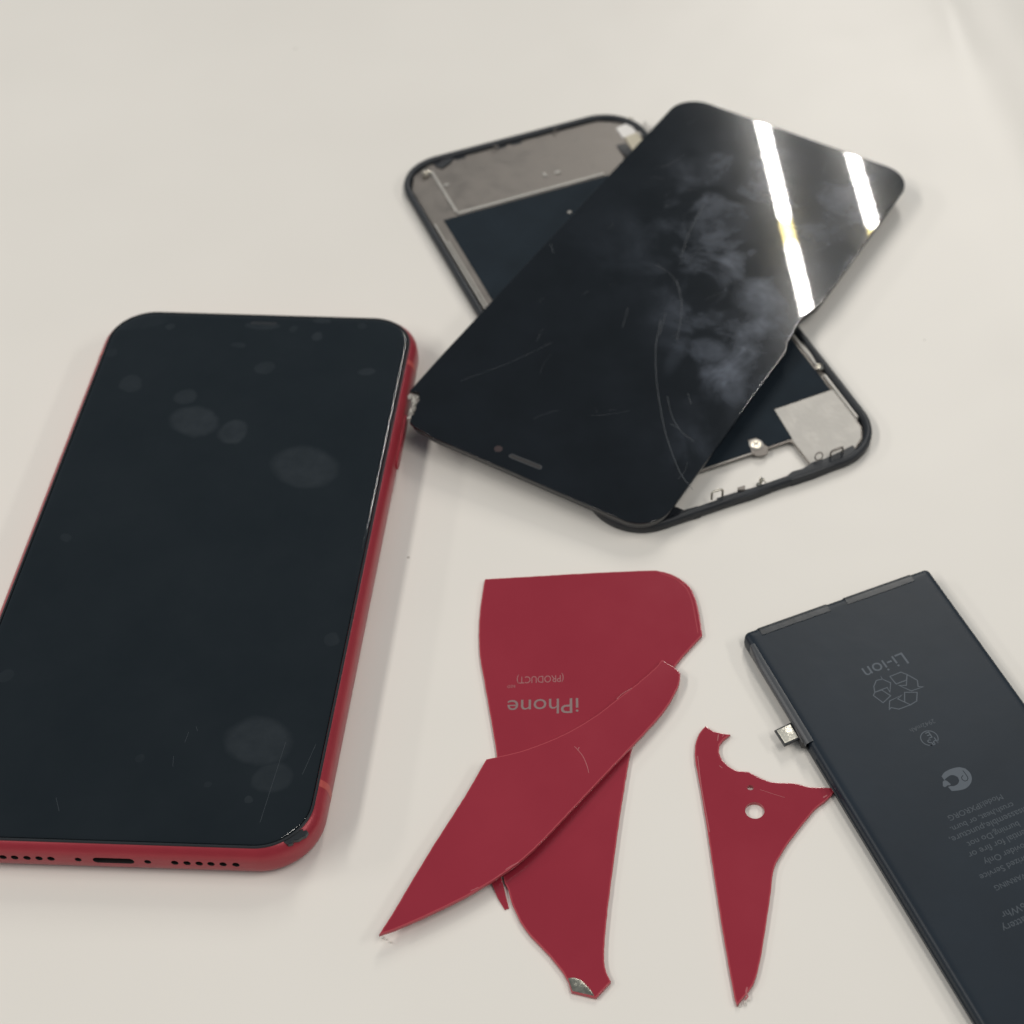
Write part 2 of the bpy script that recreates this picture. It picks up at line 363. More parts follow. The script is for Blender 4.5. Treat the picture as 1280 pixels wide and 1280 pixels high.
Fc.append(tuple(range(k))); Fc.append(tuple((len(PROF)-1)*k+i for i in range(k)))
frame = link_mesh('frame', V, Fc, M['red_metal'], phone, smooth=50)
# speaker holes, screws and the charging port, cut into the bottom edge
hp = [(3, 1070), (17.5, 1070.5), (33, 1071), (48, 1071.5), (63, 1072), (217.5, 1076), (233, 1077), (248, 1077), (263, 1078), (278, 1078), (294, 1078.5)]
HX = [ph_bottom(x, y).x for x, y in hp]; HZ = sum(ph_bottom(x, y).z for x, y in hp)/len(hp)
HX.append(2*HX[0]-HX[1])
HZ = min(max(HZ, 3.2), 4.4)
sx = [ph_bottom(97, 1073).x, ph_bottom(184, 1076).x]; px0, px1 = ph_bottom(115.5, 1074).x, ph_bottom(167, 1075).x
def cutter(objs):
    bm = bmesh.new()
    for x, w, h in objs:
        pts = rrect(w, h, min(w, h)/2-.01, 8); vs0 = [bm.verts.new(((x+q[0])/1000, (-PLN/2-1)/1000, (HZ+q[1])/1000)) for q in pts]; vs1 = [bm.verts.new(((x+q[0])/1000, (-PLN/2+1.6)/1000, (HZ+q[1])/1000)) for q in pts]
        n = len(pts)
        for i in range(n): j = (i+1) % n; bm.faces.new((vs0[i], vs0[j], vs1[j], vs1[i]))
        bm.faces.new(vs0[::-1]); bm.faces.new(vs1)
    bmesh.ops.recalc_face_normals(bm, faces=bm.faces); me = bpy.data.meshes.new('cut'); bm.to_mesh(me); bm.free(); me.materials.append(M['hole'])
    o = bpy.data.objects.new('cut', me); COL.objects.link(o); o.matrix_world = phone.matrix_world; return o
cut = cutter([(x, 1.35, 1.35) for x in HX]+[(x, 1.25, 1.25) for x in sx]+[((px0+px1)/2, px1-px0, 1.7)])
bpy.context.view_layer.update()
md = frame.modifiers.new('b', 'BOOLEAN'); md.object = cut; md.operation = 'DIFFERENCE'; md.solver = 'EXACT'
try: md.material_mode = 'TRANSFER'
except Exception: pass
bpy.context.view_layer.update()
me2 = bpy.data.meshes.new_from_object(frame.evaluated_get(bpy.context.evaluated_depsgraph_get())); frame.modifiers.clear()
frame.data = me2; bpy.data.objects.remove(cut); me2.name = 'frame'
for x in HX:
    solid('speaker_mesh', circle(x, 0, .64, 14), [(0, 0), (.1, 0)], M['hole'], phone, smooth=0)
    o = phone.children[-1] if False else [c for c in bpy.data.objects if c.name.startswith('speaker_mesh')][-1]
for o in [c for c in bpy.data.objects if c.name.startswith('speaker_mesh')]:
    o.rotation_euler = (math.radians(90), 0, 0); o.location = (0, (-PLN/2+1.45)/1000, HZ/1000)
for x in sx:
    o = solid('screw', circle(x, 0, .55, 14), [(0, 0), (.3, 0), (.38, .12)], M['steel'], phone); o.rotation_euler = (math.radians(90), 0, 0); o.location = (0, (-PLN/2+.95)/1000, HZ/1000)
o = solid('charging_port', rrect(px1-px0-.5, 1.0, .45, 8, (px0+px1)/2, 0), [(0, 0), (.2, 0), (.3, .2)], M['port'], phone); o.rotation_euler = (math.radians(90), 0, 0); o.location = (0, (-PLN/2+1.5)/1000, HZ/1000)
# black gasket and cover glass
GW, GL, GR = 71.9, 147.1, 9.9
ring('gasket', GW-.06, GL-.06, GR, [(7.2, 0.0), (8.0, 0.0), (8.12, .12), (8.12, .45), (7.2, .62)], M['gasket'], phone, 20)
g_out = rrect(GW-1.3, GL-1.3, GR-.6, 20)
spots = []
def spot(x, y, rx, ry, ang, val, soft=.2):
    p = ph(x, y, 8.3); kx = (ph(x+rx, y, 8.3)-p).length; ky = (ph(x, y+ry, 8.3)-p).length; spots.append((p.x, p.y, kx, ky, ang, soft, val*.9))
for a in ((243, 527, 31, 17, -.35, .17), (291, 540, 19, 14.5, 0, .16), (232, 496, 14, 10, 0, .12), (164, 479, 15, 11, 0, .11), (381, 584, 43, 24, -.4, .15), (331, 460, 12, 8, 0, .10),
          (324, 926, 43, 29, -.25, .15), (340, 972, 26, 20, 0, .12), (311, 1001, 6, 5, 0, .14), (416, 798, 10, 9, 0, .09), (458, 465, 10, 4.5, 0, .13), (397, 421, 6, 4.5, 0, .13),
          (368, 411, 5, 3.5, 0, .10), (328, 407, 23, 5, 0, .12), (213, 408, 6, 4, 0, .12), (403, 401, 12, 4, 0, .12), (140, 440, 8, 6, 0, .07), (298, 430, 9, 3, 0, .09), (452, 408, 6, 4, 0, .08),
          (83, 671, 8, 5, 0, .08), (175, 949, 6, 5, 0, .06), (8, 846, 10, 8, 0, .08), (262, 979, 5, 4, 0, .08), (170, 402, 40, 10, .2, .06)):
    spot(*a)
M['phone_glass'] = screen_material('phone_cover_glass', (0.008, 0.0115, 0.0145), spots, 0.025, rough=.04, grease=(0.115, 0.130, 0.145))
solid('screen_glass', g_out, [(7.3, .1), (7.75, .02), (8.0, 0), (8.14, .16), (8.23, .5), (8.29, 1.1), (8.3, 1.7), (8.3, 2.3)], M['phone_glass'], phone, smooth=60)
e0 = ph(308, 407, 8.3); e1 = ph(349, 408, 8.3)
ec = (e0+e1)/2
solid('earpiece_slot', rrect((e1-e0).length*.8, 1.0, .48, 6, ec.x, GL/2-3.4), [(8.29, 0), (8.306, 0)], M['gasket'], phone, smooth=0)
# side button, antenna bands, mute-side buttons
def side_strip(name, y0, y1, zc0, zc1, out, m, side=1):
    rr_ = rrect(y1-y0, zc1-zc0, (zc1-zc0)/2-.02, 8); o = solid(name, rr_, [(0, 0), (out-.12, 0), (out, .12)], m, phone)
    o.rotation_euler = (math.radians(90), 0, math.radians(90)*side); o.location = (side*(PWD/2-.15)/1000, (y0+y1)/2000, (zc0+zc1)/2000); return o
b0, b1 = ph_side(509, 529).y, ph_side(496, 592).y
side_strip('side_button', min(b0, b1), max(b0, b1), 2.9, 5.5, .55, M['red_metal'])
side_strip('volume_button', 32, 43, 2.9, 5.5, .5, M['red_metal'], -1); side_strip('volume_button', 17, 28, 2.9, 5.5, .5, M['red_metal'], -1)
def band_x(yc, side, w=1.5):
    V = []; Fc = []
    for z, d in PROF[2:12]:
        for y in (yc-w/2, yc+w/2): V.append((side*(PWD/2-d+.025), y, z+(.02 if z > 6 else 0)))
    n = len(V)//2
    for i in range(n-1): Fc.append((2*i, 2*i+1, 2*i+3, 2*i+2))
    return link_mesh('antenna_band', V, Fc, M['red_band'], phone, smooth=60)
ya = ph(413, 984, 6.5).y; yb = ph(515, 457, 6.5).y
for s in (1, -1): band_x(max(ya, -PLN/2+PR+1), s); band_x(min(yb, PLN/2-PR-1), s)
# torn adhesive at the lower right corner
res = [ph(x, y, 7.95) for x, y in ((346, 1053), (354, 1052), (360, 1055), (365, 1053.5), (367, 1050), (373, 1049), (378, 1045.5), (382, 1044), (385, 1039.5), (382.5, 1036.5), (379, 1038), (378, 1034.5), (370, 1040), (358, 1047))]
solid('adhesive_residue', [(q.x, q.y) for q in res], [(7.0, 0), (7.72, .0), (7.86, .15)], M['gasket'], phone, smooth=0)
def scratch(pts, conv, z, parent, w=.09, m=None):
    P = catmull([conv(*p) for p in pts], closed=False, step=.8); return ribbon('scratch', P, w, z+.002, z+.006, m or M['scratch'], parent)
cp = lambda x, y: tuple(ph(x, y, 8.3)[:2])
for s in (((357, 928), (342, 975), (325, 1028)), ((395, 930), (378, 968)), ((236, 915), (231, 928)), ((217, 945), (216, 958)), ((70, 997), (74, 1014)), ((245, 908), (247, 914))):
    scratch(s, cp, 8.3, phone, .06)

# ------------------------------------------------------------------ bare display frame, lying back up
ML = frameZ(-16.9, 327.4, 0, 0.4570); MLi = ML.inverted(); LW, LL, LR = 70.2, 149.2, 12.6
lcd = empty('display_frame', ML)
tag(lcd, 'empty black display frame with grey metal back plate, lying under the loose screen', 'display frame')
def lp(x, y, z=1.5): q = MLi @ pix(x, y, z); return (q.x, q.y)
ring('plastic_rim', LW, LL, LR, [(0.0, .5), (0.5, .1), (1.7, 0.0), (2.35, .2), (2.6, .5), (2.6, 1.25), (2.2, 1.75), (1.2, 2.0), (0.2, 1.9), (0.0, 1.6)], M['black_plastic'], lcd)
ZP = 1.45                                         # top of the back plate
iw, il = LW/2-2.1, LL/2-2.1
lipA, lipB = lp(868, 592), lp(990, 550)
yl = (lipA[1]+lipB[1])/2
tabc = lp(945, 555.5); tab_r = 1.75
pk = [lp(990, 550), lp(1012, 577)]
# plate: full width above the lip, a leg on the right-hand side below it
xr = lp(1000, 565)[0]
plate_o = []
plate_o += [(-iw, yl), (tabc[0]-tab_r-.5, yl)]
for i in range(9):
    a = math.pi+math.pi*i/8; plate_o.append((tabc[0]+(tab_r)*math.cos(a), min(yl, tabc[1])-.15+tab_r*math.sin(a)*.75))
plate_o += [(tabc[0]+tab_r+.5, yl), (xr-.6, yl), (xr, yl-.6), (xr+.3, -il+.9), (xr+1.5, -il+.1), (iw-9.2, -il+.1), (iw-6, -il+1.0), (iw-2.5, -il+3.6), (iw-.7, -il+7.0), (iw-.7, -il+9.5), (iw, -il+9.8), (iw, il-9), (iw-2.6, il-3), (iw-8, il), (-iw+8, il), (-iw+2.6, il-3), (-iw, il-9)]
solid('back_plate', plate_o, [(ZP-.45, 0), (ZP-.06, 0), (ZP, .06)], M['plate'], lcd, smooth=25)
# brighter bare patch in the lower right
pp = [lp(x, y, ZP) for x, y in ((968, 512), (1038.5, 488), (1066, 522))]
patch = [pp[0], pp[1], (iw-.3, pp[1][1]), (iw-.3, -il+9.6), (iw-1.0, -il+9.3), (iw-1.0, -il+7.0), (iw-2.8, -il+3.8), (iw-6.2, -il+1.3), (iw-9.2, -il+.4), (xr+1.6, -il+.4), (xr+.55, -il+1.0), (xr+.25, yl-.5), lp(989.5, 547, ZP)]
solid('bare_patch', patch, [(ZP-.02, 0), (ZP+.05, 0), (ZP+.08, .05)], M['plate_light'], lcd, smooth=25)
# graphite sheet in the middle
sTL, sTR = lp(556, 277.5, ZP), lp(754, 218.5, ZP)
yt = (sTL[1]+sTR[1])/2; xl = sTL[0]; xrr = lp(1038.8, 487, ZP)[0]-.15
sh = [(xl, yt), (xl, yl+.55), (tabc[0]-tab_r-.3, yl+.55), (tabc[0]-tab_r*.6, tabc[1]+tab_r+.3), (tabc[0]+tab_r*.6, tabc[1]+tab_r+.3), (tabc[0]+tab_r+.4, yl+.55), (lp(989, 546, ZP)[0]-.15, yl+.55), (pp[0][0]-.1, pp[0][1]+.12), (xrr, pp[1][1]+.15), (xrr, yt)]
solid('graphite_sheet', sh, [(ZP+.005, 0), (ZP+.11, 0), (ZP+.14, .06)], M['sheet'], lcd, smooth=25)
# raised lips and ridges of the plate
def ridge(a, b, w, h, m='plate_light'): return ribbon('plate_ridge', [a, b], w, ZP-.01, ZP+h, M[m], lcd)
rt = lp(571, 266, ZP)
ridge((rt[0], rt[1]-.1), (rt[0], il-3.4), .7, .35); ridge((rt[0]+.1, yt+1.0), (lp(752, 214, ZP)[0], yt+1.0), .8, .3)
ridge((-iw+.5, yl+3), (-iw+.5, yt-1), .4, .4); ridge((-iw+1.35, yl+3), (-iw+1.35, yt-9), .35, .3)
ridge((iw-.35, -il+9.9), (iw-.35, lp(1030, 470, ZP)[1]), .6, .5); ridge((iw-.4, lp(1020, 457, ZP)[1]), (iw-.4, yt), .55, .35)
ribbon('plate_lip', [(-iw+1, yl+.15), (tabc[0]-tab_r-.6, yl+.15)], .3, ZP-.01, ZP+.14, M['plate_light'], lcd)
# screw in its round tab
scr = solid('screw', circle(*tabc, 1.32, 20), [(ZP, 0), (ZP+.14, 0), (ZP+.22, .15)], M['nickel'], lcd, smooth=20)
for a in (0.4, 0.4+math.pi/2):
    u = Vector((math.cos(a), math.sin(a)))*.85
    ribbon('screw_slot', [(tabc[0]-u.x, tabc[1]-u.y), (tabc[0]+u.x, tabc[1]+u.y)], .36, ZP+.21, ZP+.235 + (0.004 if a > 1 else 0), M['hole'], scr)
ring('tab_washer', 3.3, 3.3, 1.62, [(ZP-.01, 0), (ZP+.16, 0), (ZP+.16, .25), (ZP-.01, .25)], M['plate_light'], lcd, 6).location = (tabc[0]/1000, tabc[1]/1000, 0)
# ledges of the lower rim
def poly(name, pts, z0, z1, m, parent=lcd, b=.12): return solid(name, [lp(*p, z1) for p in pts], [(z0, 0), (z1-b, 0), (z1, b)], M[m], parent)
poly('rim_ledge', [(984, 594), (990, 589), (1004, 585), (1016, 577), (1030, 573), (1048, 565), (1066, 556), (1074, 566), (1050, 578), (1020, 590), (990, 600)], .4, 2.45, 'black_plastic')
poly('rim_ledge', [(764, 646), (776, 630), (830, 630), (848, 634), (855, 637), (862, 635), (872, 632), (876, 640), (840, 650), (790, 655)], .4, 2.2, 'black_plastic')
poly('rim_ledge', [(896, 622), (925, 613), (958, 605), (964, 609), (940, 618), (900, 630)], .4, 2.3, 'black_plastic')
poly('rim_ledge', [(544, 207), (553, 199), (571, 192), (563, 203), (553, 210)], 1.2, 1.9, 'black_plastic')  # not a ledge: black patch for the dark notch at the upper left
poly('rim_tab', [(922, 612), (922, 609), (931, 606), (931.5, 612)], 1.0, 2.9, 'plate')
# wire loops and springs standing on the lower rim
def loop(pts, z0, h, r, m='nickel'):
    (x0, y0), (x1, y1) = lp(*pts[0], z0), lp(*pts[1], z0)
    return tube('clip_loop', [(x0, y0, z0), (x0, y0, z0+h*.85), (x0*.85+x1*.15, y0*.85+y1*.15, z0+h), (x0*.15+x1*.85, y0*.15+y1*.85, z0+h), (x1, y1, z0+h*.85), (x1, y1, z0)], r, M[m], lcd)
loop(((889.5, 624), (903, 620)), 2.2, 2.3, .27); loop(((1038, 571), (1053, 565.5)), 2.4, 1.7, .24, 'plate'); loop(((1038, 568), (1053, 562)), 2.4, 1.1, .14, 'plate')
c0 = lp(1023, 573, 2.5)
tube('contact_spring', [(c0[0]+1.0*math.cos(a), c0[1]+.3*math.sin(a)-.1*a*.2, 2.3+1.0+.9*math.sin(a)) for a in [i*.5 for i in range(22)]], .14, M['plate'], lcd)
c1 = lp(952, 604, 2.4)
lumps('contact_pad', [(c1[0], c1[1]+.2, 2.7), (c1[0]+.2, c1[1]+.3, 3.2), (c1[0]-.7, c1[1], 2.5), (c1[0]+.9, c1[1]-.1, 2.45), (c1[0]-.1, c1[1]+.3, 3.6)], .5, M['nickel'], lcd, 4)
cb = lp(1027, 460, 2.2)
lumps('contact_pad', [(cb[0]-.4, cb[1], 2.3), (cb[0]+.3, cb[1]+.6, 2.5), (cb[0]-.3, cb[1]+1.2, 2.4)], .75, M['nickel'], lcd, 5)
poly('copper_strip', [(1002, 427), (1006, 429), (1020, 452), (1017, 454)], 1.5, 1.9, 'plate_light', b=.05)
# upper end: clips, stickers, flex cable
for (x, y, r, sd) in ((532, 214, .7, 6), (617, 182, .45, 7), (694, 160, .45, 8), (787, 147, .55, 9)):
    q = lp(x, y, 2.6); lumps('edge_clip', [(q[0], q[1], 2.5), (q[0]+.7, q[1]-.4, 2.3), (q[0]-.5, q[1]-.9, 2.1)], r, M['nickel'] if r > .5 else M['plate'], lcd, sd)
for (x, y, w, h) in ((558, 232, 1.4, .8), (681, 219, .7, 1.7), (697, 216, 1.5, 1.0), (712, 266, .9, .9)):
    q = lp(x, y, ZP); solid('contact_tab', rrect(w, h, .15, 3, *q), [(ZP, 0), (ZP+.3, 0), (ZP+.36, .06)], M['plate_light'], lcd)
solid('sticker', [lp(*p, ZP+.3) for p in ((770, 160), (786, 152), (796, 165), (779, 172))], [(ZP, 0), (ZP+.22, 0)], M['tape_white'], lcd, smooth=0)
solid('tape_patch', [lp(*p, ZP+.4) for p in ((781, 171), (796, 165), (803, 174), (791, 188))], [(ZP, 0), (ZP+.32, 0)], M['tape_beige'], lcd, smooth=0)
poly('corner_bracket', [(796, 166), (806, 150), (813, 162), (808, 172)], ZP, ZP+.5, 'plate_light')
for (x, y) in ((548, 203), (572, 193), (622, 178), (640, 171)):
    q = lp(x, y, ZP); solid('plate_notch', rrect(3.2, 1.3, .5, 4, q[0], il-.45), [(ZP-.02, 0), (ZP+.05, 0)], M['black_plastic'], lcd, smooth=0)

# ------------------------------------------------------------------ loose screen, propped across the frame
MS = Matrix.Translation((-4.473, 325.60, 7.0)) @ Matrix.Rotation(-0.4733, 4, 'Z') @ Matrix.Rotation(0.04, 4, 'Y') @ Matrix.Rotation(0.004, 4, 'X')
MSi = MS.inverted(); SW, SL, SR = 69.90, 145.58, 8.0
SN = MS.to_3x3() @ Vector((0, 0, 1)); SO = MS.translation
panel = empty('loose_screen', MS @ Matrix.Translation((0, 0, 0)))
tag(panel, 'loose black phone screen with chipped corner and lamp reflections, laid across the empty frame', 'phone screen')
def sp(x, y): q = MSi @ pixplane(x, y, SO, SN); return (q.x, q.y)
out = []
hw, hl = SW/2, SL/2
out += [sp(514, 519.7), sp(512, 527.6), sp(518.7, 533.7), sp(528, 538.4)]
out += [(-hw+12.5, -hl)]
def arc(sx, sy, a0):
    return [(sx*(hw-SR)+SR*math.cos(math.radians(a0+90*i/16)), sy*(hl-SR)+SR*math.sin(math.radians(a0+90*i/16))) for i in range(17)]
out += [(x, -hl) for x in (-10, 0, 10)]
out += arc(1, -1, -90)
ch = [sp(985, 427), sp(991, 417.7), sp(997, 405), sp(1003, 397), sp(1014.6, 388), sp(1021, 384)]
y0, y1 = ch[0][1], ch[-1][1]
out += [(hw, y) for y in (-50, -40, -30, y0-3)]
out += [(min(hw, q[0]), q[1]) for q in ch]
out += [(hw, y1+1.5)]+[(hw, y) for y in (y1+8, y1+18) if y < hl-SR-3]
out += arc(1, 1, 0)+[(x, hl) for x in (15, 0, -15)]+arc(-1, 1, 90)+[(-hw, y) for y in (50, 30, 10, -10, -30, -50)]
out += [sp(512, 488.5), sp(523.4, 489.7), sp(524, 500), sp(519.7, 505.6), sp(520, 509.5), sp(517.3, 516.9)]
def slocal(x, y, rx, ry, ang, soft, val):
    p = sp(x, y); a = sp(x+rx, y); b = sp(x, y+ry); return (p[0], p[1], math.hypot(a[0]-p[0], a[1]-p[1]), math.hypot(b[0]-p[0], b[1]-p[1]), ang, soft, val)
cloud = [slocal(910, 400, 75, 95, .5, .6, .38), slocal(905, 270, 80, 80, .3, .7, .26), slocal(900, 455, 38, 38, .5, .4, .30), slocal(860, 560, 40, 30, 0, .8, .14), slocal(1010, 250, 120, 110, 0, .7, .30), slocal(790, 300, 70, 70, 0, .8, .06)]  # smears, plus a wide patch putting the lamp streaks' glow into the haze colour
M['panel_glass'] = screen_material('loose_screen_glass', (0.004, 0.005, 0.0065), [slocal(886, 437, 20, 15, -.7, .45, .22), slocal(915, 478, 17, 26, .6, .5, .22), slocal(950, 372, 26, 18, .2, .7, .26), slocal(915, 330, 14, 20, .4, .6, .18), slocal(845, 445, 10, 22, .1, .6, .07)], 0.02, cloud, rough=.012, haze_rough=.33, seed=9, coat=.13, ripple=0.9e-6)
solid('cover_glass', out, [(-1.0, .12), (-.62, 0), (-.42, 0), (-.10, .01), (-.03, .05), (0, .11), (0, .3)], M['panel_glass'], panel, smooth=50)
solid('screen_back', out, [(-2.9, 1.1), (-2.4, .7), (-1.01, .45)], M['black_plastic'], panel, smooth=30)
ep = [sp(637, 569), sp(677, 585)]; em = ((ep[0][0]+ep[1][0])/2, (ep[0][1]+ep[1][1])/2); ea = math.atan2(ep[1][1]-ep[0][1], ep[1][0]-ep[0][0]); el = math.hypot(ep[1][0]-ep[0][0], ep[1][1]-ep[0][1])
slot = [(em[0]+q[0]*math.cos(ea)-q[1]*math.sin(ea), em[1]+q[0]*math.sin(ea)+q[1]*math.cos(ea)) for q in rrect(el, 1.15, .56, 8)]
es = solid('earpiece_slot', slot, [(-.05, 0), (.006, 0)], M['hole'], panel, smooth=0)
ribbon('slot_edge', slot, .12, .004, .03, M['scratch'], es, closed=True)
solid('camera_window', circle(*sp(623, 561), .95, 24), [(-.05, 0), (.008, 0)], M['lens'], panel, smooth=0)
cs = lambda x, y: sp(x, y)
for s, w in ((((826, 400), (820, 432), (820, 465), (824, 500), (833, 545), (850, 590), (866, 612)), .14), (((846, 350), (852, 380), (850, 405), (846, 425)), .12), (((832, 392), (824, 420)), .10), (((834, 495), (840, 520), (852, 540), (868, 552)), .11),
             (((880, 256), (862, 290), (851, 322)), .11), (((576, 476), (600, 467), (640, 452), (690, 428)), .07), (((860, 492), (864, 505)), .1), (((785, 385), (778, 410)), .08), (((688, 305), (692, 316)), .14), (((820, 330), (840, 345), (852, 365)), .07), (((838, 530), (850, 536)), .07)):
    scratch(s, cs, 0.0, panel, w*.7)
V = []; Fc = []; rf = random.Random(11)
for i in range(34):
    x, y = rf.uniform(-30, 32), rf.uniform(-66, 66); a_ = rf.gauss(1.2, .5); L_ = rf.uniform(1.5, 9); w_ = rf.uniform(.02, .045); bend = rf.uniform(-.12, .12); prev = None
    for k_ in range(5):
        t_ = k_/4*L_; px_, py_ = x+t_*math.cos(a_+bend*k_), y+t_*math.sin(a_+bend*k_)
        nx_, ny_ = -math.sin(a_)*w_/2, math.cos(a_)*w_/2; V += [(px_+nx_, py_+ny_, .003+i*2e-5), (px_-nx_, py_-ny_, .003+i*2e-5)]
        if k_: n_ = len(V); Fc.append((n_-4, n_-3, n_-1, n_-2))
link_mesh('hairline_scratches', V, Fc, M['scratch'], panel, smooth=0)
# crushed glass filling the broken corner
rnd = random.Random(3); pc = []
for i in range(46):
    x, y = rnd.choice(((514, 495), (518, 500), (521, 494), (516, 506), (515, 513), (519, 503), (512, 492), (513, 517))); q = sp(x+rnd.uniform(-3, 3), y+rnd.uniform(-3, 3)); pc.append((q[0], q[1], rnd.uniform(-1.5, -.5)))
lumps('crushed_corner', pc, .42, M['glass_dust'], panel, 12)
# folded flex cable of the frame, which props the screen from below
fa = lp(771, 180, ZP+.5); fb = lp(779, 177, ZP+.5)
Vf = []; path = [(0, ZP+.1), (2, ZP+.25), (5, ZP+.5), (9, ZP+2.2), (13, 4.0), (16, 4.75), (18, 4.6), (18.6, 4.0), (17, 3.2), (12, 2.2), (8, ZP+.1)]
for t, z in path:
    for x in (fa[0]-.2, fa[0]+2.6): Vf.append((x, fa[1]-t, z)); Vf.append((x, fa[1]-t, z-.18))
Ff = []
for i in range(len(path)-1):
    a, b = 4*i, 4*i+4; Ff += [(a, a+2, b+2, b), (a+1, b+1, b+3, a+3), (a, b, b+1, a+1), (a+2, a+3, b+3, b+2)]
Ff += [(0, 1, 3, 2), (len(Vf)-4, len(Vf)-2, len(Vf)-1, len(Vf)-3)]
link_mesh('flex_cable', Vf, Ff, M['flex'], lcd)

# ------------------------------------------------------------------ broken pieces of red back glass
TH = 0.85
def shard(pts, Mx, z_or_plane, label, holes=(), seed=1, th=TH):
    Mi = Mx.inverted(); P0 = Mx @ Vector((0, 0, th)); n = Mx.to_3x3() @ Vector((0, 0, 1))
    cv = lambda x, y: tuple((Mi @ pixplane(x, y, P0, n))[:2])
    o_ = catmull([cv(*p) for p in pts], step=.9)
    rnd = random.Random(seed); o_ = [(x+rnd.uniform(-.035, .035), y+rnd.uniform(-.035, .035)) for x, y in o_]
    hl_ = []
    for (x, y, rx, ry) in holes:
        c = cv(x, y); a = cv(x+rx, y); b = cv(x, y+ry); hl_.append(circle(c[0], c[1], math.hypot(a[0]-c[0], a[1]-c[1]), 28, math.hypot(b[0]-c[0], b[1]-c[1])))
    o = solid('back_glass_shard', o_, [(0, .06), (.1, 0), (th-.12, 0), (th-.03, .06), (th, .15), (th, .24)], None, None, hl_, smooth=35, mats=[M['red_glass'], M['red_edge']], side_mat=1)
    place(o, Mx); tag(o, label, 'glass shard', 'broken pieces of red back glass'); return o, cv
c = pix(725, 900, 0)
MA = frameZ(c.x, c.y, 0.05, 0)
A_PTS = [(606, 723.7), (660, 720.5), (730, 716.5), (805, 713), (825, 713.7), (845, 720), (862.5, 733.7), (871, 752.5), (875, 772.5), (878, 793.7), (862.5, 810), (843.7, 832.5), (815, 880), (791, 931.6), (778, 1001), (768, 1070), (758, 1151), (755, 1200), (759.3, 1217.8), (763.7, 1227), (745, 1247), (714.5, 1240), (707, 1220.6), (687, 1194.6), (658, 1163), (642, 1134), (635, 1111), (629, 1096), (626, 1040), (624, 990), (621, 945), (615, 907.5), (606, 855), (600, 820), (598.7, 785), (601, 755)]
sA, cvA = shard(A_PTS, MA, 0, 'largest red glass piece, lettered, with rounded corner and long tail', seed=2)
lettering('lettering', 'iPhone', cvA(723, 872.5), cvA(634.5, 875.5), TH, M['letter'], sA)
lettering('lettering', '(PRODUCT)', cvA(704.5, 843.8), cvA(646, 846.2), TH, M['letter_faint'], sA, fit_h=1.75)
lettering('lettering', 'RED', cvA(643.7, 856), cvA(634, 857), TH, M['letter_faint'], sA)
ch_ = [cvA(*p) for p in ((709, 1222), (718, 1221.5), (727, 1225), (735, 1233), (741, 1240), (744, 1246), (714.8, 1239.5))]
solid('chipped_patch', inset(ccw(ch_), .1), [(TH-.1, 0), (TH+.02, .0), (TH+.05, .12)], mat('bare_chip_metal', (0.34, 0.33, 0.28), rough=.3, metal=.8, var=.4, vscale=500, bump=1.0, bscale=700), sA)
# the rounded original edge: a thin bright-edged step along the corner
ribbon('edge_groove', catmull([cvA(*p) for p in ((826, 716.5), (845, 724), (858, 736), (865, 752), (869, 772), (872.5, 792))], closed=False), .16, TH-.01, TH+.03, M['red_edge'], sA)
# piece lying across it, propped up towards its tip
pa = pix(847, 842, 1.0); pb = pix(632, 1088, 1.0)
ax = (pb-pa); ax.z = 0.95; ax.normalize(); ay = Vector((0, 0, 1)).cross(ax).normalized(); az = ax.cross(ay)
MB = Matrix((( ax.x, ay.x, az.x, 0), (ax.y, ay.y, az.y, 0), (ax.z, ay.z, az.z, 0), (0, 0, 0, 1)))
MB.translation = Vector((pa.x, pa.y, 0.98))
B_PTS = [(827.5, 824.5), (842.5, 833.7), (850.7, 841), (848.7, 855), (837.5, 877.5), (820, 900), (792.5, 930), (739, 986.5), (695.7, 1032.7), (664, 1064.5), (635, 1087.7), (588.8, 1116.6), (536.7, 1142.6), (493.4, 1161.4), (473.7, 1168), (493.4, 1136.8), (536.7, 1064.5), (580, 996.6), (607.6, 949), (620.6, 946), (655, 937.5), (700, 920), (740, 897.5), (770, 875), (792.5, 857.5), (817.5, 836)]
sB, cvB = shard(B_PTS, MB, 0, 'blade-shaped red glass piece lying across the lettered piece', seed=5)
for s, w in ((((718, 933), (722, 937), (729, 946), (734, 958), (736, 966)), .13), (((722, 938), (724, 934)), .16), (((771, 874), (777, 868), (790, 860)), .12), (((588, 1114), (598, 1109)), .14), (((632, 1087), (640, 1082), (648, 1078)), .16)):
    ribbon('scratch', catmull([cvB(*p) for p in s], closed=False, step=.6), w, TH+.002, TH+.02, M['red_pale'], sB)
ti = MB.inverted()
lumps('glass_flake', [tuple(ti @ pix(x, y, .25)) for x, y in ((482, 1174), (488, 1178), (478, 1172))], .35, M['clear_chip'], sB, 21)
# small dark sliver wedged under the crossing piece
q0 = pix(622, 1108, 0)
MD = frameZ(q0.x, q0.y, 0.02, 0) @ Matrix.Rotation(math.radians(6), 4, 'X')
Mi = MD.inverted(); Pd = MD @ Vector((0, 0, .8)); nd = MD.to_3x3() @ Vector((0, 0, 1))
cvD = lambda x, y: tuple((Mi @ pixplane(x, y, Pd, nd))[:2])
dpts = [cvD(*p) for p in ((612, 1098), (622, 1092), (626.5, 1096), (630, 1110), (636, 1135), (631, 1137), (622, 1122))]
sD = solid('back_glass_sliver', dpts, [(0, .05), (.1, 0), (.7, 0), (.8, .1)], None, None, mats=[M['red_glass'], M['red_edge']], side_mat=1, smooth=35); place(sD, MD)
tag(sD, 'tiny dark red sliver wedged under the crossing blade-shaped piece', 'glass sliver')
